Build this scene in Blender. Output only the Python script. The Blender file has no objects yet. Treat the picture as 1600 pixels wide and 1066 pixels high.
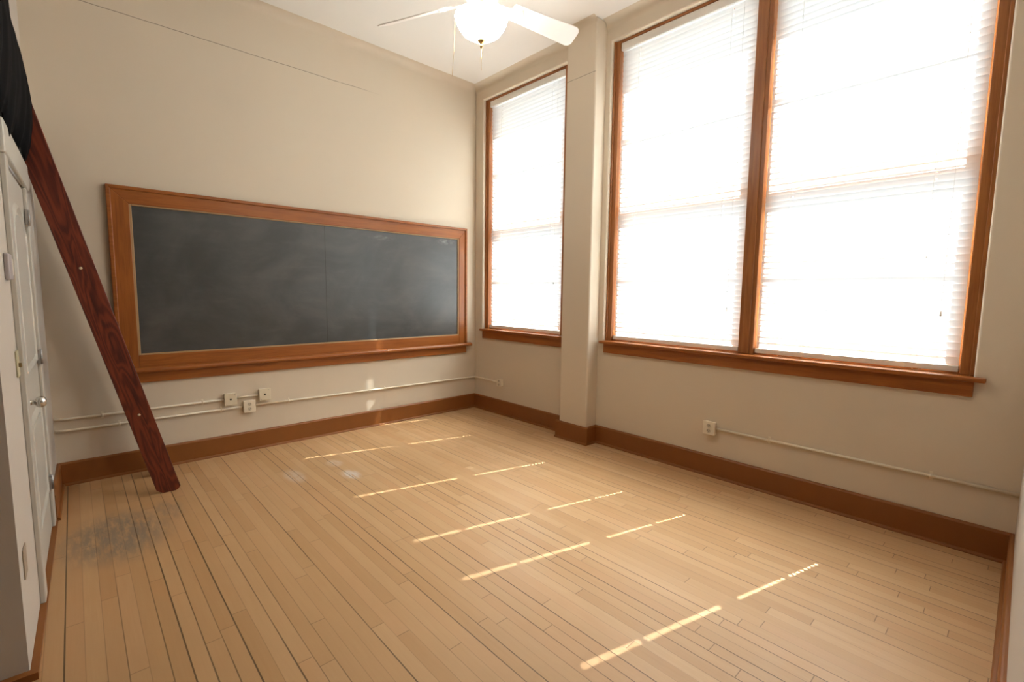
import bpy, bmesh, math, random
from mathutils import Matrix, Vector
random.seed(7)
sc = bpy.context.scene
col = sc.collection
PI = math.pi

# ------------------------------------------------------------------ camera
CAM = Vector((-3.8367515, -4.8703295, 1.5))
yaw, pitch, roll, fpx = 0.745919267, -0.100764954, 0.0119804873, 741.444496
fw = Vector((math.sin(yaw)*math.cos(pitch), math.cos(yaw)*math.cos(pitch), math.sin(pitch)))
rt = Vector((math.cos(yaw), -math.sin(yaw), 0)); up = rt.cross(fw)
rt2 = rt*math.cos(roll) + up*math.sin(roll); up2 = -rt*math.sin(roll) + up*math.cos(roll)
cd = bpy.data.cameras.new('camera'); cam = bpy.data.objects.new('camera', cd); col.objects.link(cam)
m = Matrix.Identity(4)
for i in range(3):
    m[i][0], m[i][1], m[i][2], m[i][3] = rt2[i], up2[i], -fw[i], CAM[i]
cam.matrix_world = m
cd.sensor_width = 36; cd.sensor_fit = 'HORIZONTAL'; cd.lens = fpx/1600*36; cd.clip_start = 0.02
sc.camera = cam

# ------------------------------------------------------------------ light and exposure
SKY, SUN = 4.5, 112.0
w = bpy.data.worlds.new('daylight_sky'); sc.world = w; w.use_nodes = True
bg = w.node_tree.nodes['Background']; bg.inputs[0].default_value = (0.86, 0.93, 1.0, 1); bg.inputs[1].default_value = SKY
sd = bpy.data.lights.new('sun', 'SUN'); sd.energy = SUN; sd.angle = math.radians(0.53); sd.color = (1.0, 0.985, 0.96)
sun = bpy.data.objects.new('sun', sd); col.objects.link(sun); sun.location = (6, -3, 8)
sun.rotation_euler = Vector((-0.745, 0.197, -1.0)).to_track_quat('-Z', 'Y').to_euler()
sc.view_settings.view_transform = 'Standard'; sc.view_settings.look = 'None'
sc.view_settings.exposure = 0.35; sc.view_settings.gamma = 1.0; sc.view_settings.use_curve_mapping = False
sc.cycles.max_bounces = 14; sc.cycles.diffuse_bounces = 8; sc.cycles.glossy_bounces = 4
sc.cycles.transmission_bounces = 8; sc.cycles.transparent_max_bounces = 12
sc.cycles.caustics_reflective = False; sc.cycles.caustics_refractive = True; sc.cycles.blur_glossy = 0.0
sc.cycles.sample_clamp_indirect = 12.0
sc.cycles.use_denoising = True
sc.cycles.use_light_tree = False
sc.cycles.use_guiding = True; sc.cycles.guiding_training_samples = 64

# ------------------------------------------------------------------ helpers: shapes
class MB:
    """collects shapes and links them as ONE mesh object"""
    def __init__(s): s.v = []; s.f = []; s.sm = []
    def add(s, vs, fs, smooth=False):
        b = len(s.v); s.v += [tuple(v) for v in vs]
        for f in fs: s.f.append(tuple(b+i for i in f)); s.sm.append(smooth)
        return s
    def box(s, x0, x1, y0, y1, z0, z1):
        vs = [(x, y, z) for x in (x0, x1) for y in (y0, y1) for z in (z0, z1)]
        return s.add(vs, [(0,1,3,2), (4,6,7,5), (0,4,5,1), (2,3,7,6), (0,2,6,4), (1,5,7,3)])
    def prism(s, pts, axis, a, b, smooth=False):
        """pts: 2D outline, extruded along axis from a to b"""
        def p(q, t): return {'x': (t, q[0], q[1]), 'y': (q[0], t, q[1]), 'z': (q[0], q[1], t)}[axis]
        n = len(pts); vs = [p(q, a) for q in pts] + [p(q, b) for q in pts]
        s.add(vs, [tuple(range(n)), tuple(range(2*n-1, n-1, -1))])
        bb = len(s.v)-2*n
        for i in range(n):
            j = (i+1) % n
            s.f.append((bb+i, bb+n+i, bb+n+j, bb+j)); s.sm.append(smooth)
        return s
    def tube(s, path, r, n=10, cap=True):
        path = [Vector(p) for p in path]; rings = []; last = None
        for i, p in enumerate(path):
            d = (path[min(i+1, len(path)-1)] - path[max(i-1, 0)]).normalized()
            if last is None:
                u = d.orthogonal().normalized()
            else:
                u = (last - d*last.dot(d)).normalized()
            last = u; v = d.cross(u)
            rr = r[i] if isinstance(r, (list, tuple)) else r
            rings.append([p + (u*math.cos(2*PI*k/n) + v*math.sin(2*PI*k/n))*rr for k in range(n)])
        vs = [q for R in rings for q in R]; fs = []
        for i in range(len(path)-1):
            for k in range(n):
                k2 = (k+1) % n
                fs.append((i*n+k, i*n+k2, (i+1)*n+k2, (i+1)*n+k))
        s.add(vs, fs, True)
        if cap:
            b = len(s.v)-len(vs)
            s.f.append(tuple(b+k for k in range(n-1, -1, -1))); s.sm.append(False)
            s.f.append(tuple(b+(len(path)-1)*n+k for k in range(n))); s.sm.append(False)
        return s
    def lathe(s, prof, c=(0,0,0), axis='z', n=32):
        """prof: (radius, height) list turned about the axis through c"""
        vs = []
        for r, h in prof:
            for k in range(n):
                a = 2*PI*k/n; p, q = r*math.cos(a), r*math.sin(a)
                t = {'z': (p, q, h), 'x': (h, p, q), 'y': (q, h, p)}[axis]
                vs.append((c[0]+t[0], c[1]+t[1], c[2]+t[2]))
        fs = [(i*n+k, i*n+(k+1) % n, (i+1)*n+(k+1) % n, (i+1)*n+k) for i in range(len(prof)-1) for k in range(n)]
        return s.add(vs, fs, True)
    def build(s, name, mat, parent=None, bevel=0, seg=2, weld=True, recalc=True):
        me = bpy.data.meshes.new(name); me.from_pydata(s.v, [], s.f)
        for p, q in zip(me.polygons, s.sm): p.use_smooth = q
        bm = bmesh.new(); bm.from_mesh(me)
        if weld: bmesh.ops.remove_doubles(bm, verts=bm.verts, dist=1e-5)
        if recalc: bmesh.ops.recalc_face_normals(bm, faces=bm.faces)
        if bevel:
            es = [e for e in bm.edges if len(e.link_faces) == 2 and e.calc_face_angle(0) > math.radians(32)]
            bmesh.ops.bevel(bm, geom=es, offset=bevel, segments=seg, affect='EDGES', profile=0.5, clamp_overlap=True)
        bm.to_mesh(me); bm.free()
        me.materials.append(mat)
        o = bpy.data.objects.new(name, me); col.objects.link(o)
        if parent is not None: o.parent = parent
        return o

def empty(name, loc=(0,0,0), rz=0.0):
    o = bpy.data.objects.new(name, None); col.objects.link(o)
    o.location = loc; o.rotation_euler = (0, 0, rz); o.empty_display_size = .05
    return o
def tag(o, label=None, cat=None, group=None, kind=None):
    for k, v in (('label', label), ('category', cat), ('group', group), ('kind', kind)):
        if v: o[k] = v
    return o
def struct(o, label=None): return tag(o, label, None, None, 'structure')
def shift(o, base):
    """keep the mesh where it is but put the object's origin at its base"""
    b = Vector(base); o.data.transform(Matrix.Translation(-b)); o.location = b
    return o

# ------------------------------------------------------------------ helpers: materials
class NT:
    def __init__(s, name):
        s.m = bpy.data.materials.new(name); s.m.use_nodes = True
        s.t = s.m.node_tree; s.b = s.t.nodes['Principled BSDF']; s.out = s.t.nodes['Material Output']
    def n(s, typ, **kw):
        x = s.t.nodes.new(typ)
        for k, v in kw.items(): setattr(x, k, v)
        return x
    def put(s, sock, v):
        if isinstance(v, bpy.types.NodeSocket): s.t.links.new(v, sock)
        elif isinstance(v, (tuple, list)) and len(v) == 3 and sock.type == 'RGBA': sock.default_value = (*v, 1)
        else: sock.default_value = v
    def math(s, op, a, b=None, c=None, clamp=False):
        x = s.n('ShaderNodeMath', operation=op, use_clamp=clamp); s.put(x.inputs[0], a)
        if b is not None: s.put(x.inputs[1], b)
        if c is not None: s.put(x.inputs[2], c)
        return x.outputs[0]
    def mix(s, f, a, b, typ='MIX'):
        x = s.n('ShaderNodeMix', data_type='RGBA', blend_type=typ); s.put(x.inputs[0], f); s.put(x.inputs[6], a); s.put(x.inputs[7], b)
        return x.outputs[2]
    def ramp(s, f, stops):
        x = s.n('ShaderNodeValToRGB'); s.put(x.inputs[0], f); e = x.color_ramp.elements
        while len(e) < len(stops): e.new(.5)
        for q, (p, c) in zip(e, stops):
            q.position = p; q.color = (*c, 1) if len(c) == 3 else c
        return x.outputs[0]
    def step(s, v, a, b):
        x = s.n('ShaderNodeMapRange', interpolation_type='SMOOTHSTEP')
        s.put(x.inputs[0], v); x.inputs[1].default_value = a; x.inputs[2].default_value = b
        return x.outputs[0]
    def coord(s, kind='Object'): return s.n('ShaderNodeTexCoord').outputs[kind]
    def pos(s): return s.n('ShaderNodeNewGeometry').outputs['Position']
    def xyz(s, v):
        x = s.n('ShaderNodeSeparateXYZ'); s.put(x.inputs[0], v); return x.outputs
    def vec(s, x, y, z):
        c = s.n('ShaderNodeCombineXYZ'); s.put(c.inputs[0], x); s.put(c.inputs[1], y); s.put(c.inputs[2], z); return c.outputs[0]
    def mapv(s, v, scale=(1,1,1), loc=(0,0,0)):
        x = s.n('ShaderNodeMapping'); s.put(x.inputs[0], v); x.inputs[1].default_value = loc; x.inputs[3].default_value = scale
        return x.outputs[0]
    def noise(s, v, scale, detail=3, rough=.5, dist=0):
        x = s.n('ShaderNodeTexNoise'); s.put(x.inputs['Vector'], v); x.inputs['Scale'].default_value = scale
        x.inputs['Detail'].default_value = detail; x.inputs['Roughness'].default_value = rough; x.inputs['Distortion'].default_value = dist
        return x.outputs[0]
    def white(s, v, dim='1D'):
        x = s.n('ShaderNodeTexWhiteNoise', noise_dimensions=dim)
        s.put(x.inputs['W'] if dim == '1D' else x.inputs['Vector'], v); return x.outputs[0]
    def bump(s, h, strength=.2, dist=.002):
        x = s.n('ShaderNodeBump'); x.inputs['Strength'].default_value = strength; x.inputs['Distance'].default_value = dist
        s.put(x.inputs['Height'], h); s.t.links.new(x.outputs[0], s.b.inputs['Normal'])
    def set(s, color=None, rough=.5, metal=0, spec=.5, **kw):
        if color is not None: s.put(s.b.inputs['Base Color'], color)
        s.put(s.b.inputs['Roughness'], rough); s.b.inputs['Metallic'].default_value = metal
        s.b.inputs['Specular IOR Level'].default_value = spec
        for k, v in kw.items(): s.put(s.b.inputs[k], v)
        return s.m

def plain(name, c, rough=.5, metal=0, spec=.5, var=.04, scale=30):
    t = NT(name); nz = t.noise(t.coord(), scale, 3)
    d = tuple(max(0, x*(1-2*var)) for x in c); l = tuple(x*(1+var) for x in c)
    return t.set(t.mix(nz, d, l), rough, metal, spec)

def wood(name, c, dark, axis, rough=.35, grain=1.0, spec=.45, figure=0.0):
    """varnished board, grain running along the given axis (object coordinates)"""
    t = NT(name); p = t.coord()
    k = {'x': (1, 14, 14), 'y': (14, 1, 14), 'z': (14, 14, 1)}[axis]
    k2 = {'x': (.6, 70, 70), 'y': (70, .6, 70), 'z': (70, 70, .6)}[axis]
    a = t.noise(t.mapv(p, k), 2.2, 5, .6, .6); b = t.noise(t.mapv(p, k2), 3.0, 3, .6)
    f = t.math('ADD', t.math('MULTIPLY', t.step(a, .36, .68), .75), t.math('MULTIPLY', t.step(b, .4, .7), .35*grain))
    if figure:
        kk = {'x': (1.2, 9, 9), 'y': (9, 1.2, 9), 'z': (9, 9, 1.2)}[axis]
        n2 = t.noise(t.mapv(p, kk), 1.1, 2, .5, .4)
        rings = t.math('ABSOLUTE', t.math('SUBTRACT', t.math('FRACT', t.math('MULTIPLY', n2, 11.0)), .5))
        f = t.math('ADD', t.math('MULTIPLY', f, 1-figure), t.math('MULTIPLY', t.step(rings, .05, .42), figure))
    f = t.math('MULTIPLY', f, 1.0, clamp=True)
    colr = t.mix(f, c, dark)
    t.bump(b, .08, .001)
    return t.set(colr, rough, 0, spec)

# wall paint
def wall_paint(name, c, crack=None, xr=None):
    t = NT(name); p = t.pos()
    n = t.noise(p, 1.3, 3); f = t.noise(p, 60, 3)
    base = t.mix(n, tuple(x*.965 for x in c), tuple(min(1, x*1.02) for x in c))
    if crack:
        x, y, z = t.xyz(p)
        wob = t.math('MULTIPLY', t.math('SUBTRACT', t.noise(t.mapv(p, (1, 1, .1)), 3, 3), .5), .012)
        d = t.math('ABSOLUTE', t.math('SUBTRACT', t.math('ADD', z, wob), crack))
        line = t.math('SUBTRACT', 1.0, t.step(d, .0012, .0042))
        keep = t.math('MULTIPLY', t.math('MULTIPLY', t.step(x, -3.95, -3.7), t.step(x, *xr)), t.step(t.noise(t.mapv(p, (1, 1, 0)), 9, 2), .3, .42))
        base = t.mix(t.math('MULTIPLY', line, t.math('MULTIPLY', keep, .75)), base, (.16, .13, .10))
    t.bump(f, .06, .002)
    return t.set(base, .62, 0, .25)
WALL = (.665, .58, .463)
M_wall = wall_paint('cream_wall_paint', WALL)
M_wallA = wall_paint('cream_wall_paint_with_seam', WALL, 3.588, (-1.25, -1.65))
M_colm = wall_paint('cream_pilaster_paint_with_seam', WALL, 3.553, (-.148, -.154))
M_ceil = wall_paint('white_ceiling_paint', (.88, .87, .84))
M_white = plain('white_door_paint', (.55, .525, .47), .35, 0, .5, .02)
M_whitewall = wall_paint('white_side_wall_paint', (.565, .51, .45))

# floor
def floor_mat():
    t = NT('pale_maple_strip_floor'); p = t.pos(); x, y, z = t.xyz(p); W = .0627
    u = t.math('DIVIDE', t.math('ADD', x, 20.0), W); i = t.math('FLOOR', u); fu = t.math('FRACT', u)
    r1 = t.white(i); L = t.math('ADD', .75, t.math('MULTIPLY', t.white(t.math('ADD', i, 77.3)), .8))
    v = t.math('DIVIDE', t.math('ADD', t.math('ADD', y, 30.0), t.math('MULTIPLY', r1, 7.0)), L)
    j = t.math('FLOOR', v); fv = t.math('FRACT', v)
    bid = t.white(t.vec(i, j, 3.0), '3D')
    bid2 = t.white(t.vec(i, j, 9.0), '3D')
    # distance to the board edges in metres
    du = t.math('MULTIPLY', t.math('MINIMUM', fu, t.math('SUBTRACT', 1.0, fu)), W)
    dv = t.math('MULTIPLY', t.math('MINIMUM', fv, t.math('SUBTRACT', 1.0, fv)), L)
    # how open each seam is: varies by seam and along it, wider by the worn left side
    si = t.math('FLOOR', t.math('ADD', u, .5))
    seam = t.math('ADD', t.math('MULTIPLY', t.white(t.math('ADD', si, 5.5)), .7),
                  t.math('MULTIPLY', t.noise(t.vec(t.math('MULTIPLY', si, 3.7), t.math('MULTIPLY', y, .9), 0.0), 1.0, 2), .9))
    left = t.step(x, -1.6, -3.3)
    gap = t.math('ADD', t.math('MULTIPLY', t.step(seam, .55, 1.2), .0018), t.math('MULTIPLY', left, .0006))
    mu = t.math('SUBTRACT', 1.0, t.step(t.math('SUBTRACT', du, gap), -.0002, .0016))
    mv = t.math('SUBTRACT', 1.0, t.step(dv, .0006, .0028))
    edge = t.math('MAXIMUM', t.math('MULTIPLY', mu, t.math('ADD', .32, t.math('MULTIPLY', t.step(seam, .5, 1.15), .6))), t.math('MULTIPLY', mv, .62))
    # board colour
    q = t.vec(t.math('MULTIPLY', x, 30.0), t.math('ADD', t.math('MULTIPLY', y, 1.6), t.math('MULTIPLY', bid, 40.0)), bid)
    g = t.noise(q, 1.6, 5, .6, .5); fine = t.noise(t.mapv(p, (220, 6, 1)), 1.0, 2)
    tone = t.math('ADD', t.math('MULTIPLY', bid, .55), t.math('MULTIPLY', g, .45))
    c = t.ramp(tone, [(.10, (.465, .275, .128)), (.45, (.52, .322, .162)), (.75, (.56, .358, .190)), (.95, (.605, .402, .230))])
    c = t.mix(t.math('MULTIPLY', t.step(bid2, .72, .95), .3), c, (.55, .31, .16))
    c = t.mix(t.math('MULTIPLY', fine, .22), c, (.40, .22, .085))
    c = t.mix(t.math('MULTIPLY', t.step(x, -1.9, -3.9), .55), c, t.mix(1.0, c, (.80, .70, .58), 'MULTIPLY'))  # darker, more amber to the left: fading window light put into the colour
    # worn finish: broad tone
    big = t.noise(p, .9, 4)
    c = t.mix(t.math('MULTIPLY', t.step(big, .45, .75), .18), c, (.43, .26, .12))
    # grey worn patch by the door
    def blob(cx, cy, rx, ry):
        a = t.math('DIVIDE', t.math('SUBTRACT', x, cx), rx); b = t.math('DIVIDE', t.math('SUBTRACT', y, cy), ry)
        return t.math('SUBTRACT', 1.0, t.step(t.math('SQRT', t.math('ADD', t.math('MULTIPLY', a, a), t.math('MULTIPLY', b, b))), .35, 1.0))
    sc_ = t.noise(t.mapv(p, (26, 5, 1)), 1.2, 5, .7)
    patch = t.math('MULTIPLY', t.math('MAXIMUM', blob(-3.72, -1.22, .34, .50), t.math('MULTIPLY', blob(-3.45, -1.02, .12, .26), .6)), t.step(sc_, .28, .60))
    c = t.mix(t.math('MULTIPLY', patch, .85), c, (.19, .15, .112))
    pale = t.math('MAXIMUM', t.math('MULTIPLY', blob(-2.24, -1.21, .085, .15), .95), t.math('MAXIMUM', t.math('MULTIPLY', blob(-2.24, -.87, .08, .12), .5), t.math('MULTIPLY', blob(-2.60, -.95, .09, .22), .45)))
    c = t.mix(t.math('MULTIPLY', pale, t.step(sc_, .25, .6)), c, (.66, .60, .54))
    c = t.mix(edge, c, (.10, .055, .025))
    rough = t.math('ADD', .34, t.math('MULTIPLY', t.noise(p, 5, 3), .2))
    t.bump(t.math('SUBTRACT', 1.0, edge), .35, .0015)
    return t.set(c, rough, 0, .4)
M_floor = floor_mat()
M_base = plain('brown_baseboard_paint', (.25, .086, .019), .42, 0, .4, .06, 8)
M_wx = wood('lit_orange_varnished_fir_x', (.36, .138, .038), (.25, .085, .021), 'x')  # window wood: its brighter look from glare put into a lighter colour
M_wy = wood('lit_orange_varnished_fir_y', (.36, .138, .038), (.25, .085, .021), 'y')
M_wz = wood('lit_orange_varnished_fir_z', (.36, .138, .038), (.25, .085, .021), 'z')
M_fx = wood('shaded_orange_varnished_fir_x', (.345, .110, .020), (.235, .068, .012), 'x')  # sills, aprons, board frame: same wood, shade put into a darker colour
M_fy = wood('shaded_orange_varnished_fir_y', (.345, .110, .020), (.235, .068, .012), 'y')
M_fz = wood('shaded_orange_varnished_fir_z', (.345, .110, .020), (.235, .068, .012), 'z')
M_ladder = wood('red_stained_pine', (.19, .036, .015), (.048, .011, .007), 'x', .4, 1.0, .4, .55)
M_plate = plain('ivory_plastic', (.72, .64, .48), .4)
M_plate2 = plain('pale_painted_steel', (.78, .70, .56), .45)
M_dark = plain('dark_hole', (.02, .015, .012), .6)
M_slotg = plain('grey_socket_face', (.60, .53, .41), .45)
M_chrome = plain('brushed_nickel', (.62, .60, .57), .22, 1, .5, .02)
M_hinge = plain('steel_hinge', (.42, .41, .40), .42, 1, .5, .03)
M_bolt = plain('zinc_bolt', (.75, .66, .45), .3, 1, .5, .03)
M_brass = plain('polished_brass', (.72, .52, .22), .22, 1, .5, .02)
M_fan = plain('white_fan_enamel', (.84, .80, .77), .3, 0, .5, .01)
M_cord = plain('white_cord', (.86, .86, .84), .6)
M_rail = plain('white_blind_rail', (.80, .77, .72), .4)
M_grey = plain('grey_plastic', (.42, .38, .38), .5)
M_ivory = plain('yellowed_switch_plastic', (.52, .47, .30), .45)
M_tan = plain('tan_plate', (.36, .28, .20), .5)

def board_mat():
    t = NT('slate'); p = t.coord()
    a = t.noise(t.mapv(p, (1, 1, 1.2)), 1.6, 5, .6, .6); b = t.noise(t.mapv(p, (2.5, 1, 9)), 1.4, 4, .65)
    f = t.math('ADD', t.math('MULTIPLY', t.step(a, .35, .75), .6), t.math('MULTIPLY', t.step(b, .45, .8), .25))
    c = t.mix(f, (.038, .040, .040), (.095, .094, .093))
    x, y, z = t.xyz(t.pos())
    def streak(cx, cz, rx, rz):
        q = t.math('DIVIDE', t.math('SUBTRACT', x, cx), rx); r = t.math('DIVIDE', t.math('SUBTRACT', z, cz), rz)
        return t.math('SUBTRACT', 1.0, t.step(t.math('SQRT', t.math('ADD', t.math('MULTIPLY', q, q), t.math('MULTIPLY', r, r))), .2, 1.0))
    st = t.math('MAXIMUM', t.math('MULTIPLY', streak(-1.30, 2.085, .15, .035), .3), t.math('MULTIPLY', streak(-.45, 2.11, .17, .05), .45))
    c = t.mix(t.math('MULTIPLY', st, t.step(t.noise(t.mapv(p, (6, 1, 14)), 3, 4), .35, .7)), c, (.38, .38, .39))
    t.bump(t.noise(p, 40, 3), .03, .001)
    return t.set(c, t.math('ADD', .27, t.math('MULTIPLY', a, .2)), 0, .7)
M_slate = board_mat()

def slat_mat():
    t = NT('white_translucent_slat'); p = t.coord()
    n = t.noise(t.mapv(p, (1, .8, 1)), 3, 2)
    c = t.mix(n, (.86, .86, .85), (.90, .90, .89))
    d = t.n('ShaderNodeBsdfDiffuse'); t.put(d.inputs[0], c)
    tr = t.n('ShaderNodeBsdfTranslucent'); tr.inputs[0].default_value = (.90, .92, .95, 1)
    rf = t.n('ShaderNodeBsdfRefraction', distribution='GGX'); rf.inputs[0].default_value = (.92, .92, .92, 1)
    rf.inputs['Roughness'].default_value = 1.0; rf.inputs['IOR'].default_value = 1.4
    m0 = t.n('ShaderNodeMixShader'); m0.inputs[0].default_value = .5
    t.t.links.new(tr.outputs[0], m0.inputs[1]); t.t.links.new(rf.outputs[0], m0.inputs[2])
    mx = t.n('ShaderNodeMixShader'); mx.inputs[0].default_value = .27
    t.t.links.new(d.outputs[0], mx.inputs[1]); t.t.links.new(m0.outputs[0], mx.inputs[2])
    t.t.links.new(mx.outputs[0], t.out.inputs[0]); return t.m
M_slat = slat_mat()

def glass_mat():
    t = NT('window_glass')
    a = t.n('ShaderNodeBsdfTransparent'); a.inputs[0].default_value = (.93, .96, .95, 1)
    g = t.n('ShaderNodeBsdfGlossy'); g.inputs['Roughness'].default_value = .02
    lw = t.n('ShaderNodeLayerWeight'); lw.inputs[0].default_value = .5
    f = t.math('ADD', .03, t.math('MULTIPLY', t.math('POWER', lw.outputs['Facing'], 5.0), .8))
    mx = t.n('ShaderNodeMixShader'); t.t.links.new(f, mx.inputs[0])
    t.t.links.new(a.outputs[0], mx.inputs[1]); t.t.links.new(g.outputs[0], mx.inputs[2])
    t.t.links.new(mx.outputs[0], t.out.inputs[0]); return t.m
M_glass = glass_mat()

def cloth_mat(name, c):
    t = NT(name); p = t.coord(); n = t.noise(p, 220, 2)
    t.bump(n, .2, .001)
    return t.set(t.mix(n, tuple(x*.6 for x in c), c), .95, 0, .1)
M_black = cloth_mat('black_fabric', (.006, .006, .007))
M_lining = cloth_mat('dark_grey_lining', (.035, .035, .033))

def lamp_mat():
    t = NT('lit_frosted_glass')
    return t.set((.95, .93, .88), .3, 0, .5, **{'Emission Color': (1.0, .93, .83), 'Emission Strength': 34.0})
M_lamp = lamp_mat()

# ------------------------------------------------------------------ large structure
H = 4.034
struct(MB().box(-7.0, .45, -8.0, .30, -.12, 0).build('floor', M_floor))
struct(MB().box(-7.12, .45, -8.12, .30, H, H+.15).build('ceiling', M_ceil))
struct(MB().box(-4.25, .45, 0, .30, 0, H).build('wall_back', M_wallA))

def wall_grid(ys, zs, holes, x0, x1):
    """slab between x0 and x1 made of grid cells; holes lists the (iy, iz) cells left open"""
    b = MB(); ny, nz = len(ys)-1, len(zs)-1
    solid = lambda i, k: 0 <= i < ny and 0 <= k < nz and (i, k) not in holes
    for i in range(ny):
        for k in range(nz):
            if not solid(i, k): continue
            y0, y1, z0, z1 = ys[i], ys[i+1], zs[k], zs[k+1]
            b.add([(x0,y0,z0),(x0,y1,z0),(x0,y1,z1),(x0,y0,z1)], [(0,1,2,3)])
            b.add([(x1,y0,z0),(x1,y1,z0),(x1,y1,z1),(x1,y0,z1)], [(3,2,1,0)])
            if not solid(i-1, k): b.add([(x0,y0,z0),(x1,y0,z0),(x1,y0,z1),(x0,y0,z1)], [(3,2,1,0)])
            if not solid(i+1, k): b.add([(x0,y1,z0),(x1,y1,z0),(x1,y1,z1),(x0,y1,z1)], [(0,1,2,3)])
            if not solid(i, k-1): b.add([(x0,y0,z0),(x1,y0,z0),(x1,y1,z0),(x0,y1,z0)], [(0,1,2,3)])
            if not solid(i, k+1): b.add([(x0,y0,z1),(x1,y0,z1),(x1,y1,z1),(x0,y1,z1)], [(3,2,1,0)])
    return b
ZS, ZT = 1.045, 3.845                       # opening bottom and top
SM = (-1.50, -.155)                         # narrow opening
BG = (-4.690, -2.045)                       # wide opening
ys = [-8.0, BG[0], BG[1], SM[0], SM[1], 0.0]
struct(wall_grid(ys, [0, ZS-.03, ZT, H], {(1,1), (3,1)}, 0, .45).build('wall_right', M_wall, bevel=.014, seg=3))
CY0, CY1, CX = -1.985, -1.630, -.157
struct(MB().box(CX, .02, CY0, CY1, 0, H).build('wall_pilaster', M_colm, bevel=.016, seg=3))
struct(MB().box(-2.75, 0.0, -5.06, -4.927, 0, H).build('wall_front', M_whitewall))
M_dim = wall_paint('unseen_dark_wall_paint', (.36, .27, .18))  # for unseen walls, kept dark to cut the light bouncing back
struct(MB().box(-7.0, .45, -8.12, -8.0, 0, H).build('wall_rear', M_dim))
struct(MB().box(-7.12, -7.0, -8.12, .0, 0, H).build('wall_far', M_dim))

# the side wall with the door stands a degree out of square with the others
LA = -.0189
def left(o): o.location = (-4.0, 0, 0); o.rotation_euler = (0, 0, LA); return o
DY0, DY1 = -1.735, -.855                    # door opening along the wall
wl = MB()
wl.box(-3.2, 0, -2.378, -2.25, 0, H)
wl.box(-.13, 0, -2.25, DY0, 0, H)
wl.box(-.13, 0, DY1, .06, 0, H)
wl.box(-.13, 0, DY0, DY1, 2.09, H)
struct(left(wl.build('wall_left', M_whitewall)))
struct(left(MB().box(-1.0, -.95, -2.25, .05, 0, H).build('wall_closet', M_whitewall)))

# coved joint between walls and ceiling
def cove(name, axis, a, b, r=.075, base=0.0, sgn=-1):
    """concave fillet; axis along which it runs, base = wall plane, sgn = which way the room lies"""
    pts = [(base, H), (base, H-r)]
    for k in range(1, 8):
        t = k/8*PI/2
        pts.append((base + sgn*(r - r*math.cos(t)), H - r + r*math.sin(t)))
    pts.append((base + sgn*r, H)); pts = pts[1:]; n = len(pts)
    P3 = lambda q, t: (t, q[0], q[1]) if axis == 'x' else (q[0], t, q[1])
    vs = [P3(q, a) for q in pts] + [P3(q, b) for q in pts]
    return struct(MB().add(vs, [(i, i+1, n+i+1, n+i) for i in range(n-1)], True).build(name, M_wall))
cove('trim_1', 'x', -4.0, 0.0)
cove('trim_2', 'y', CY1, 0.0)
cove('trim_3', 'y', -4.927, CY0)
cove('trim_4', 'y', CY0, CY1, .05, CX)

# baseboards with a shoe moulding
BH, BT = .178, .021
def skirt_profile(s=1):
    return [(0, 0), (s*.036, 0), (s*.036, .008), (s*.031, .016), (s*BT, .019), (s*BT, BH-.012), (s*(BT-.006), BH-.003), (s*(BT-.012), BH), (0, BH)]
def skirt(name, axis, a, b, base, s):
    pts = [(base + q[0]*s, q[1]) for q in skirt_profile()]
    return struct(MB().prism(pts, axis, a, b).build(name, M_base))
skirt('baseboard_back', 'x', -3.99, 0.0, 0.0, -1)
skirt('baseboard_right_corner', 'y', CY1, 0.0, 0.0, -1)
skirt('baseboard_right', 'y', -4.927, CY0, 0.0, -1)
b = MB()
b.prism([(CX-q[0], q[1]) for q in skirt_profile()], 'y', CY0-.034, CY1+.034)
b.prism([(CY0-q[0], q[1]) for q in skirt_profile()], 'x', CX-.0, 0)
b.prism([(CY1+q[0], q[1]) for q in skirt_profile()], 'x', CX-.0, 0)
struct(b.build('baseboard_pilaster', M_base, weld=False))
skirt('baseboard_front', 'x', -2.75, 0, -4.927, 1)
# side wall: a tall piece in the corner, a low strip along the rest
b = MB().prism(skirt_profile(), 'y', -.735, -.0)
struct(left(b.build('baseboard_left', M_base)))
b = MB().box(0, .024, -2.385, DY0-.10, 0, .016); b.box(-.02, .024, DY0-.10, DY1+.11, 0, .010); b.box(-3.2, .026, -2.41, -2.378, 0, .030)
struct(left(b.build('baseboard_left_strip', M_base, weld=False)))

# ------------------------------------------------------------------ windows
XF = .045                                   # face of the wood inside the plaster recess
def sash(parent, y0, y1):
    """double hung pair with one bar across each half, glass behind"""
    x0, x1 = .150, .190
    s = MB()
    s.box(x0, x1, y0, y0+.045, ZS, ZT-.02); s.box(x0, x1, y1-.045, y1, ZS, ZT-.02)
    s.box(x0, x1, y0+.045, y1-.045, ZS, ZS+.10); s.box(x0, x1, y0+.045, y1-.045, ZT-.08, ZT-.02)
    s.box(x0, x1, y0+.045, y1-.045, 2.265, 2.365)
    s.box(x0+.01, x1-.01, y0+.045, y1-.045, 1.725, 1.75); s.box(x0+.01, x1-.01, y0+.045, y1-.045, 3.02, 3.045)
    o = s.build('sash', M_wz, parent, .003, 1)
    for z0, z1 in ((ZS+.10, 1.725), (1.75, 2.265), (2.365, 3.02), (3.045, ZT-.08)):
        MB().box(.168, .172, y0+.045, y1-.045, z0, z1).build('pane', M_glass, o)
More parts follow.
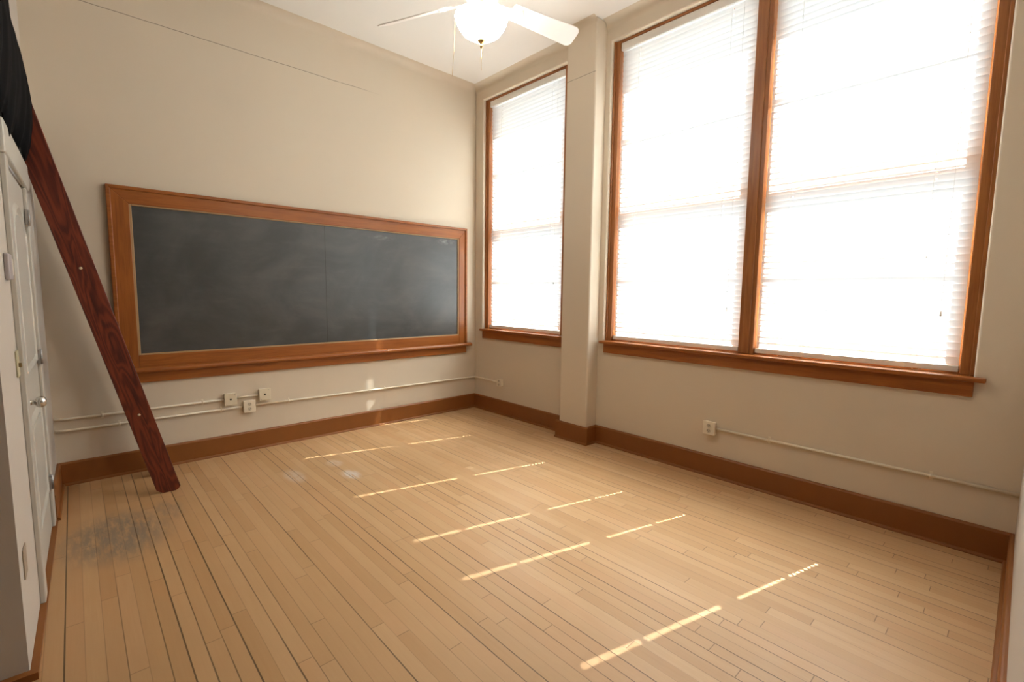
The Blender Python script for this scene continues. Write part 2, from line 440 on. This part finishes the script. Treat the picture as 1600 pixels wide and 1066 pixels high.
def casing(parent, y0, y1, ya, yb):
    """jamb boards and face casings left and right of an opening ya..yb inside plaster y0..y1, and the head"""
    for s_, (p, q) in ((1, (y0, ya)), (-1, (yb, y1))):
        c = MB().box(XF, .20, p, q, ZS, ZT)
        if s_ == 1: c.box(XF-.012, XF+.01, p, p+.020, ZS, ZT)
        else: c.box(XF-.012, XF+.01, q-.020, q, ZS, ZT)
        c.build('jamb', M_wz, parent, .004, 2)
    MB().box(XF, .20, ya, yb, ZT-.022, ZT).build('head', M_wy, parent, .003, 1)
def sill(parent, y0, y1, t0, t1, a0, a1):
    s = MB().box(-.050, .0, t0, t1, ZS-.028, ZS).box(0, .20, y0+.001, y1-.001, ZS-.028, ZS)
    s.build('sill', M_fy, parent, .008, 3)
    MB().box(-.022, 0, a0, a1, ZS-.118, ZS-.026).build('apron', M_fy, parent, .004, 2)

w1 = empty('window_1', (0, (SM[0]+SM[1])/2, ZS)); struct(w1)
w2 = empty('window_2', (0, (BG[0]+BG[1])/2, ZS)); struct(w2)
SO = (-1.437, -.215)                        # clear openings
B1, B2, ML = (-3.328, -2.108), (-4.625, -3.442), (-3.442, -3.328)
W = empty('tmp'); 
for wn, make in ((w1, lambda p: (casing(p, SM[0], SM[1], *SO), sash(p, *SO), sill(p, SM[0], SM[1], CY1, -.150, CY1, -.177))),
                 (w2, lambda p: (casing(p, BG[0], BG[1], B2[0], B1[1]), sash(p, *B1), sash(p, *B2), sill(p, BG[0], BG[1], -4.745, -2.026, -4.695, -2.067)))):
    make(wn)
    inv = Matrix.Translation(-wn.location)
    for c in wn.children:
        c.location = -wn.location
c = MB().box(XF, .20, ML[0], ML[1], ZS, ZT-.02)
c.box(XF-.010, XF+.005, ML[0]+.030, ML[1]-.030, ZS, ZT-.02)
o = c.build('mullion', M_wz, w2, .004, 2); o.location = -w2.location
bpy.data.objects.remove(W)

# ------------------------------------------------------------------ blinds
XB, PITCH, SW, TILT = .088, .0445, .0492, math.radians(79)
def blind(y0, y1, zt, zb, label, lower=0.0):
    root = empty('window_blind', (XB, (y0+y1)/2, zb)); off = Vector(root.location)
    tag(root, label, 'blind', 'white slatted blinds on the windows')
    def put(o):
        o.location = -off; return o
    put(MB().box(XB-.036, XB+.03, y0, y1, zt-.068, zt).build('headrail', M_rail, root, .004, 2))
    h0, h1 = y0+.190, y1-.190
    yy = [y0+.004, h0-.0038, h0+.0038, h1-.0038, h1+.0038, y1-.004]
    uu = [-.5, -.25, -.07, .07, .25, .5]
    s = MB(); z = zt-.068-.028; n = 0
    ct, st = math.cos(TILT), math.sin(TILT)
    steps = round((z - (zb+.064))/PITCH); step = (z - (zb+.064))/steps
    while n <= steps:
        jit = random.uniform(-.006, .006)
        ct, st = math.cos(TILT+jit), math.sin(TILT+jit)
        vs = []
        for u in uu:
            q = u*SW; sag = .0035*(1-4*u*u)                   # slight crown towards the room
            x = XB - q*ct - sag*st; zz = z + q*st - sag*ct
            vs += [(x, y, zz) for y in yy]
        fs = []
        for a in range(5):
            for c_ in range(5):
                if a == 2 and c_ in (1, 3): continue            # the cord holes
                fs.append((a*6+c_, a*6+c_+1, (a+1)*6+c_+1, (a+1)*6+c_))
        s.add(vs, fs, True); z -= step; n += 1
    put(s.build('slats', M_slat, root, weld=False, recalc=False))
    put(MB().box(XB-.026, XB+.026, y0+.002, y1-.002, zb, zb+.036).build('bottom_rail', M_rail, root, .003, 2))
    xf = XB - .5*SW*ct - .006
    for h in (h0, h1):
        c = MB()
        c.tube([(xf, h+.011, zt-.06), (xf, h+.011, zb+.01)], .0011, 5)
        # slack loop of the ladder below the rail
        loop = [(xf-.004, h+.011 + .018*math.sin(t)*(1 if t < 2*PI else 1), zb+.012 - .012*(1-math.cos(t))) for t in [k*2*PI/14 for k in range(15)]]
        c.tube(loop, .0016, 5)
        put(c.build('ladder_cord', M_cord, root))
    return root, put
zb = ZS+.012
b0, p0 = blind(SO[0]+.006, SO[1]-.006, ZT-.024, zb, 'white slatted blind on the narrow window between the blackboard corner and the pilaster')
b1, p1 = blind(B1[0]+.006, B1[1]-.006, ZT-.024, zb, 'white slatted blind left of the wooden mullion in the wide double window')
b2, p2 = blind(B2[0]+.006, B2[1]-.006, ZT-.024, zb, 'white slatted blind right of the wooden mullion in the wide double window')
for (rt_, pp, y, zend) in ((b0, p0, SO[0]+.10, 1.62), (b1, p1, B1[0]+.10, 1.40), (b2, p2, B2[0]+.105, 1.42)):
    xw = XB-.043
    c = MB().tube([(xw, y, ZT-.09), (xw-.002, y+.004, 2.6), (xw-.004, y+.006, zend)], .0011, 6)
    c.lathe([(.0, zend+.004), (.004, zend), (.006, zend-.03), (.0, zend-.034)], (xw-.004, y+.006, 0), 'z', 8)
    pp(c.build('pull_cord', M_cord, rt_))

# ------------------------------------------------------------------ blackboard
bb = empty('blackboard', (-1.88, 0, .735)); tag(bb, 'long dark slate blackboard in an orange varnished wooden frame with chalk ledge', 'blackboard')
def pb(o): o.location = -bb.location; return o
FL, FR, FB, FT, fw_ = -3.606, -.153, .858, 2.294, .115
IL, IR, IB, IT = FL+.135, FR-.120, .962, FT-.132
def mitre(pts, z0, z1): return MB().prism(pts, 'y', z0, z1)
pb(mitre([(FL, FT), (FR, FT), (IR, IT), (IL, IT)], -.026, -.001).build('frame_head', M_fx, bb, .003, 2))
pb(mitre([(FL, FB), (FL, FT), (IL, IT), (IL, FB)], -.026, -.001).build('frame_side', M_fz, bb, .003, 2))
pb(mitre([(FR, FB), (FR, FT), (IR, IT), (IR, FB)], -.026, -.001).build('frame_side', M_fz, bb, .003, 2))
pb(mitre([(IL, FB), (IR, FB), (IR, IB), (IL, IB)], -.026, -.001).build('frame_bottom', M_fx, bb, .003, 2))
c = MB()                                                                  # raised back band round the outside
c.prism([(FL, FT), (FR, FT), (FR-.028, FT-.028), (FL+.028, FT-.028)], 'y', -.040, -.001)
c.prism([(FL, FB), (FL, FT), (FL+.028, FT-.028), (FL+.028, FB)], 'y', -.040, -.001)
c.prism([(FR, FB), (FR, FT), (FR-.028, FT-.028), (FR-.028, FB)], 'y', -.040, -.001)
pb(c.build('back_band', M_fx, bb, .005, 2, weld=False))
c = MB(); t_ = .016                                                        # thin inner bead
c.box(IL-.002, IL+t_, -.020, -.004, IB, IT); c.box(IR-t_, IR+.002, -.020, -.004, IB, IT)
c.box(IL+t_, IR-t_, -.020, -.004, IT-t_*.7, IT+.002); c.box(IL+t_, IR-t_, -.020, -.004, IB-.002, IB+t_*.7)
pb(c.build('inner_bead', plain('pale_worn_bead', (.42, .26, .12), .4), bb, .003, 1, weld=False))
pb(MB().prism([(-.002, .818), (-.052, .818), (-.060, .826), (-.060, .842), (-.054, .850), (-.030, .860), (-.002, .860)], 'x', FL-.004, FR+.068).build('chalk_ledge', M_fx, bb, .003, 2))
pb(MB().box(FL+.0, FR, -.022, -.001, .734, .819).build('apron', M_fx, bb, .004, 2))
SEAM = -1.932
pb(MB().box(IL-.01, SEAM-.002, -.009, -.001, IB-.01, IT+.01).build('slate_panel', M_slate, bb))
pb(MB().box(SEAM+.002, IR+.01, -.009, -.001, IB-.01, IT+.01).build('slate_panel', M_slate, bb))
pb(MB().box(SEAM-.004, SEAM+.004, -.0085, -.0012, IB, IT).build('seam_strip', M_dark, bb))

# ------------------------------------------------------------------ loft ladder
LY, th = -.660, .040
lad = empty('loft_ladder', (-3.39, LY, 0)); tag(lad, 'reddish stained plank ladder leaning towards the black cloth beside the white door', 'ladder')
ang = math.atan(.242)
def rail_mesh(L=2.55, wd=.143):
    # local x runs up the rail; the foot is rounded where it meets the floor
    h = wd/2; sl = math.tan(ang)
    pts = [(0.018 + h*sl*0, -h)]
    foot = []
    for k in range(9):
        v = -h + wd*k/8
        base = -v*sl                                           # floor line seen in rail coordinates
        r = .030*max(0, (abs(v)-h*.45)/(h*.55))**2
        foot.append((base + r, v))
    def uv(x, z): return (-math.sin(ang)*(x+3.39) + math.cos(ang)*z, math.cos(ang)*(x+3.39) + math.sin(ang)*z)
    wx = -4.007                                                # cut off plumb against the side wall
    zl = (wx + 3.39 + h/math.cos(ang))/-.242
    return foot + [uv(-3.39 + h/math.cos(ang) - .242*2.66, 2.66), uv(wx, 2.66), uv(wx, zl)]
E_ = Matrix.Rotation(0, 4, 'Z')
def rail(y0):
    b_ = MB().prism(rail_mesh(), 'y', -th/2, th/2)
    o = b_.build('rail', M_ladder, lad, .004, 2)
    # rail coordinates: x up along the slope, z across it
    ux = Vector((-math.sin(ang), 0, math.cos(ang))); uz = Vector((math.cos(ang), 0, math.sin(ang)))
    mm = Matrix(((ux.x, 0, uz.x, 0), (0, 1, 0, y0), (ux.z, 0, uz.z, 0), (0, 0, 0, 1)))
    o.matrix_local = mm
    return o
rail(th/2); rail(.455)
for k, z in enumerate((.62, 1.13, 1.64, 2.15)):
    x = -.242*z
    MB().box(x-.060, x+.060, th, .435, z-.020, z+.020).build('tread', M_ladder, lad, .004, 2)
    if k in (0, 2):
        MB().lathe([(0, -.007), (.006, -.006), (.009, -.002), (.009, .0005), (0, .0005)], (x, 0, z-.012), 'y', 14).build('bolt', M_bolt, lad)

# ------------------------------------------------------------------ black cloth over the door
prof = [(.002, 3.42), (.003, 3.30), (.004, 3.18), (.006, 3.08), (.024, 2.92), (.044, 2.82), (.060, 2.68), (.065, 2.60), (.060, 2.47), (.042, 2.335), (.018, 2.245)]
cl = empty('hanging_cloth', (-4.0, 0, 0), LA); tag(cl, 'black cloth hanging bunched on the wall above the white door', 'cloth')
def sheet(name, mat, y0, y1, dx, hem, amp, th_, n=46, cut=0):
    vs, fs = [], []; P_ = prof[cut:]; m_ = len(P_)
    for i in range(n+1):
        t = i/n; y = y0 + (y1-y0)*t
        for j, (x, z) in enumerate(P_):
            s = j/(m_-1); e = min(1, 6*(1-t))                    # folds die out at the end by the ladder
            fold = amp*s*(math.sin(t*31+.6*math.sin(7*t)) + .5*math.sin(t*67+1.3)) * (1-e*0.0)
            hz = hem(t)*s**3
            xx = x*dx + fold*(.25 + .75*(1 if t < .9 else (1-t)*10))
            vs.append((max(.004, xx), y + .012*math.sin(9*s+t*20)*s, z + hz))
    for i in range(n):
        for j in range(m_-1):
            a = i*m_+j; fs.append((a, a+1, a+m_+1, a+m_))
    o = MB().add(vs, fs, True).build(name, mat, cl)
    md = o.modifiers.new('cloth_thickness', 'SOLIDIFY'); md.thickness = th_; md.offset = -1
    return o
def hem1(t): return .015*math.sin(t*26) + (-.055 if False else 0) - .10*math.exp(-((t-.36)/.05)**2)
sheet('cloth_drape', M_black, -2.20, -.69, 1.0, hem1, .006, .004)
sheet('lining', M_lining, -2.18, -.72, .55, lambda t: -.022 + .012*math.sin(t*21+1), .004, .003, cut=4)

# ------------------------------------------------------------------ white door in the side wall
dr = empty('door_1', (-4.0, 0, 0), LA); struct(dr)
def arch(y0, y1, z0, z1, rise, n=10):
    pts = [(y0, z0), (y1, z0)]
    for k in range(n+1):
        t = k/n; y = y1 + (y0-y1)*t
        pts.append((y, z1 - rise + rise*math.sin(PI*t)))
    return pts
DF = .006                                                     # door face, proud of the wall line
slab = MB().box(-.034, DF-.006, DY0+.012, DY1-.004, .014, 2.065)
slab.build('slab', M_white, dr, .002, 1)
def ringframe(o_, i_, x0, x1):
    """flat moulding between an outer and an inner outline (same point count)"""
    n = len(o_); vs = []
    for (y, z) in o_: vs.append((x0, y, z))
    mid = [((a[0]+b_[0])/2, (a[1]+b_[1])/2) for a, b_ in zip(o_, i_)]
    for (y, z) in mid: vs.append((x1, y, z))
    for (y, z) in i_: vs.append((x0, y, z))
    fs = []
    for r in range(2):
        for k in range(n):
            k2 = (k+1) % n
            fs.append((r*n+k, r*n+k2, (r+1)*n+k2, (r+1)*n+k))
    return MB().add(vs, fs)
for z0, z1, rise in ((.27, .84, 0.0), (1.06, 1.93, .12)):
    a0, a1 = DY0+.125, DY1-.115
    o_ = arch(a0, a1, z0, z1, rise); i_ = arch(a0+.04, a1-.04, z0+.04, z1-.04, rise)
    ringframe(o_, i_, DF-.0065, DF+.006).build('panel_moulding', M_white, dr)
    MB().prism(arch(a0+.06, a1-.06, z0+.06, z1-.06, rise), 'x', DF-.008, DF+.002).build('raised_panel', M_white, dr, .002, 1)
# casing round the opening
cs = MB()
cs.box(-.0, .020, DY0-.095, DY0+.006, 0.012, 2.075); cs.build('side_casing', M_white, dr, .004, 2)
cs = MB().box(-.0, .016, DY1+.004, DY1+.115, 0.012, 2.075); cs.build('side_casing', M_white, dr, .004, 2)
cs = MB().box(-.0, .024, DY0-.105, DY1+.125, 2.075, 2.225); cs.build('head_casing', M_white, dr, .010, 3)
kn = MB().lathe([(0, 0), (.032, 0), (.032, .004), (.026, .009), (.014, .012), (.011, .020), (.012, .030), (.022, .036), (.0275, .046), (.0275, .056), (.022, .066), (.010, .071), (0, .072)], (DF-.006, DY0+.072, .948), 'x', 28)
kn.build('knob', M_chrome, dr)
for z in (.30, 1.085, 1.905):
    h = MB().tube([(.019, DY1-.002, z-.045), (.019, DY1-.002, z+.045)], .006, 12)
    h.box(.004, .014, DY1-.034, DY1-.004, z-.044, z+.044)
    for q in (-.03, 0, .03): h.lathe([(0, .0175), (.004, .017), (.005, .0155)], (-.003, DY1-.020, z+q), 'x', 8)
    h.build('hinge', M_hinge, dr)
    
# ------------------------------------------------------------------ small things on the side wall
def on_left(name, y, z): return empty(name, (-4.0 + y*math.sin(-LA)*1, y*math.cos(LA), z), LA)
r = on_left('light_switch', -1.885, 1.165); tag(r, 'yellowed light switch plate on the white side wall beside the door casing', 'light switch')
MB().box(.0005, .007, -.036, .036, -.058, .058).build('plate', M_ivory, r, .003, 2)
MB().box(.006, .017, -.006, .006, -.016, .004).build('toggle', plain('brown_toggle', (.20, .13, .05), .4), r, .002, 1)
r = on_left('thermostat', -1.93, 1.585); tag(r, 'small grey box high on the white side wall above the switch', 'thermostat')
MB().box(.0005, .016, -.075, .050, -.055, .055).build('housing', M_grey, r, .005, 2)
MB().box(.0005, .016, .052, .078, -.035, .038).build('side_cover', M_plate2, r, .003, 2)
r = on_left('cover_plate', -2.235, .41); tag(r, 'slim tan plate low on the white side wall near its corner', 'cover plate')
MB().box(.0005, .005, -.045, .045, -.060, .060).build('plate', M_tan, r, .003, 2)
MB().lathe([(0, .0062), (.003, .0058), (.004, .0048)], (0, 0, .0), 'x', 8).build('screw', M_hinge, r)

# ------------------------------------------------------------------ conduits and outlet boxes
def wall_box(name, x, z, label, kind):
    """on the blackboard wall: x along the wall, room towards -y"""
    r = empty(name, (x, 0, z)); tag(r, label, 'outlet box', None)
    outlet_parts(r, kind); return r
def outlet_parts(r, kind, w_=.100, h_=.112):
    MB().box(-w_/2+.006, w_/2-.006, -.036, -.0005, -h_/2+.004, h_/2-.004).build('box', M_plate2, r, .004, 2)
    mat = M_plate if kind == 'jack' else M_plate2
    MB().box(-w_/2, w_/2, -.044, -.034, -h_/2, h_/2).build('cover', mat, r, .004, 2)
    if kind == 'jack':
        MB().lathe([(0, -.0465), (.0075, -.046), (.009, -.043)], (0, 0, 0), 'y', 14).build('jack', M_dark, r)
        for s in (-1, 1): MB().lathe([(0, -.0455), (.003, -.045), (.004, -.043)], (.034*s, 0, .042*s), 'y', 8).build('screw', M_hinge, r)
    else:
        for s in (-1, 1):
            so = MB().prism([(.017*math.cos(a), .0165*math.sin(a)+s*.022) for a in [k*2*PI/18 for k in range(18)]], 'y', -.0465, -.043).build('socket', M_slotg, r)
            sl = MB()
            for q in (-.006, .006): sl.box(q-.0012, q+.0012, -.0472, -.046, s*.022-.001, s*.022+.009)
            sl.lathe([(0, -.0472), (.0024, -.047), (.0026, -.046)], (0, 0, s*.022-.008), 'y', 8)
            sl.build('slots', M_dark, so)
wall_box('outlet_box', -2.838, .510, 'ivory wall box with dark jack, left one of two on the upper conduit', 'jack')
wall_box('outlet_box', -2.552, .517, 'ivory wall box with dark jack at the right end of the upper conduit', 'jack')
wall_box('outlet_box', -2.687, .421, 'pale double socket box on the lower conduit under the blackboard', 'duplex')
r = empty('outlet_box', (0, -.535, .398), -PI/2); tag(r, 'small pale outlet box on the window wall beside the room corner under the narrow window', 'outlet box')
outlet_parts(r, 'duplex', .085, .090)
r = empty('outlet_box', (0, -3.168, .410), -PI/2); tag(r, 'pale double socket box under the mullion of the wide double window', 'outlet box')
outlet_parts(r, 'duplex', .100, .110)

def conduit(name, path, label, straps, loc):
    r = empty(name, loc); tag(r, label, 'conduit')
    o = MB().tube(path, .0095, 12).build('pipe', M_plate2, r); o.location = -Vector(loc)
    for p_, ax in straps:
        q = MB()
        if ax == 'x':
            q.box(p_[0]-.008, p_[0]+.008, -.003, -.0003, p_[2]-.026, p_[2]+.026)
            q.tube([(p_[0]-.007, p_[1], p_[2]), (p_[0]+.007, p_[1], p_[2])], .0118, 12)
        else:
            q.box(-.003, -.0003, p_[1]-.008, p_[1]+.008, p_[2]-.026, p_[2]+.026)
            q.tube([(p_[0], p_[1]-.007, p_[2]), (p_[0], p_[1]+.007, p_[2])], .0118, 12)
        o = q.build('strap', M_plate2, r, weld=False); o.location = -Vector(loc)
    return r
yc = -.013
conduit('conduit', [(-3.995, yc, .515), (-3.93, yc, .510), (-3.4, yc, .510), (-2.889, yc, .510)],
        'upper cream conduit on the blackboard wall, from the side wall to the jack boxes', [((-3.72, yc, .510), 'x'), ((-3.05, yc, .510), 'x')], (-3.44, 0, .51))
conduit('conduit', [(-2.787, yc, .512), (-2.7, yc, .513), (-2.603, yc, .516)],
        'short cream conduit piece joining the two ivory jack boxes', [], (-2.7, 0, .512))
conduit('conduit', [(-3.995, yc, .427), (-3.93, yc, .421), (-3.4, yc, .421), (-2.738, yc, .421)],
        'lower cream conduit running left from the double socket, behind the red ladder', [((-3.62, yc, .421), 'x'), ((-2.91, yc, .421), 'x')], (-3.37, 0, .421))
arc = [(-.055+.042*math.sin(a), -.055+.042*math.cos(a), .400) for a in [k*PI/2/6 for k in range(7)]]
conduit('conduit', [(-2.636, yc, .421), (-2.2, yc, .418), (-1.2, yc, .408), (-.3, yc, .401)] + arc + [(yc, -.30, .400), (yc, -.492, .398)],
        'long cream conduit from the double socket, bending round the room corner', [((-2.33, yc, .419), 'x'), ((-1.30, yc, .409), 'x')], (-1.4, 0, .41))
conduit('conduit', [(yc, -3.219, .410), (yc, -4.0, .410), (yc, -4.926, .410)],
        'cream conduit along the window wall below the wide double window', [((yc, -3.62, .410), 'y'), ((yc, -4.55, .410), 'y')], (0, -4.07, .41))

# ------------------------------------------------------------------ ceiling fan with light
FX, FY, FZ = -1.836, -2.385, 3.325
fan = empty('ceiling_fan', (FX, FY, FZ)); tag(fan, 'white ceiling fan with lit glass bowl and brass finial hanging from the ceiling', 'ceiling fan')
MB().lathe([(0, H-FZ), (.070, H-FZ), (.072, H-FZ-.02), (.05, H-FZ-.06), (.018, H-FZ-.075), (0, H-FZ-.075)]).build('canopy', M_fan, fan)
MB().lathe([(0, .17), (.013, .17), (.013, H-FZ-.07), (0, H-FZ-.07)], n=16).build('downrod', M_fan, fan)
MB().lathe([(0, .185), (.035, .185), (.05, .165), (.105, .140), (.118, .10), (.118, .045), (.10, .015), (.075, .0), (.06, -.025), (.065, -.045), (0, -.045)], n=40).build('motor', M_fan, fan)
MB().lathe([(0, -.04), (.075, -.04), (.085, -.06), (.11, -.085), (.112, -.095), (0, -.095)], n=40).build('light_fitter', plain('peach_bronze_fitter', (.72, .45, .28), .3, 1), fan)
bowl = [(.168, -.100), (.165, -.112), (.150, -.150), (.120, -.190), (.080, -.215), (.035, -.232), (0, -.236)]
inner = [(r_*.965, z_+.004) for r_, z_ in bowl[::-1]]
MB().lathe(bowl + inner[:-1] + [(.162, -.100)], n=40).build('glass_bowl', M_lamp, fan)
fin = MB().lathe([(0, -.228), (.022, -.230), (.024, -.238), (.018, -.246), (.008, -.252), (.007, -.262), (.010, -.268), (.006, -.280), (0, -.284)], n=20).build('finial', M_brass, fan)
MB().tube([(0, 0, -.282), (.001, 0, -.36), (.001, 0, -.415)], .0013, 6).build('pull_chain', M_brass, fan)
cx_, cy_ = -.085, .066
MB().tube([(cx_*.7, cy_*.7, -.075), (cx_*1.55, cy_*1.55, -.13), (cx_*1.6, cy_*1.6, -.30), (cx_*1.72, cy_*1.72, -.46)], .0013, 6).build('pull_chain', M_brass, fan)
def blade(theta, pitch=math.radians(-28)):
    """paddle blade, tipped about its own length"""
    outline = []
    L0, L1, w0, w1 = .235, .785, .055, .073
    outline += [(L0, -w0), (L1-.045, -w1)]
    for k in range(1, 6):
        a = -PI/2 + k*PI/6*.5
        outline.append((L1-.045+.045*math.cos(a), -w1+.045+.045*math.sin(a)))
    for k in range(1, 6):
        a = 0 + k*PI/6*.5
        outline.append((L1-.045+.045*math.cos(a), w1-.045+.045*math.sin(a)))
    outline += [(L1-.045, w1), (L0, w0), (L0-.02, 0)]
    o = MB().prism(outline, 'z', -.004, .004).build('blade', M_fan, fan, .002, 1)
    o.rotation_euler = (Matrix.Rotation(theta, 3, 'Z') @ Matrix.Rotation(pitch, 3, 'X')).to_euler()
    o.location = (0, 0, .012)
    a = MB().prism([(-.15, -.016), (-.05, -.016), (.05, -.045), (.075, -.02), (.085, 0), (.075, .02), (.05, .045), (-.05, .016), (-.15, .016)], 'z', -.010, -.004)
    for q in (-.03, .0, .03): a.lathe([(0, -.014), (.005, -.0125), (.006, -.010)], (.055 if q else .07, q, 0), 'z', 8)
    k_ = a.build('blade_arm', M_fan, o, .001, 1); k_.location = (.235, 0, 0)
for d in (-8, 113.4, 232.7): blade(math.radians(d))
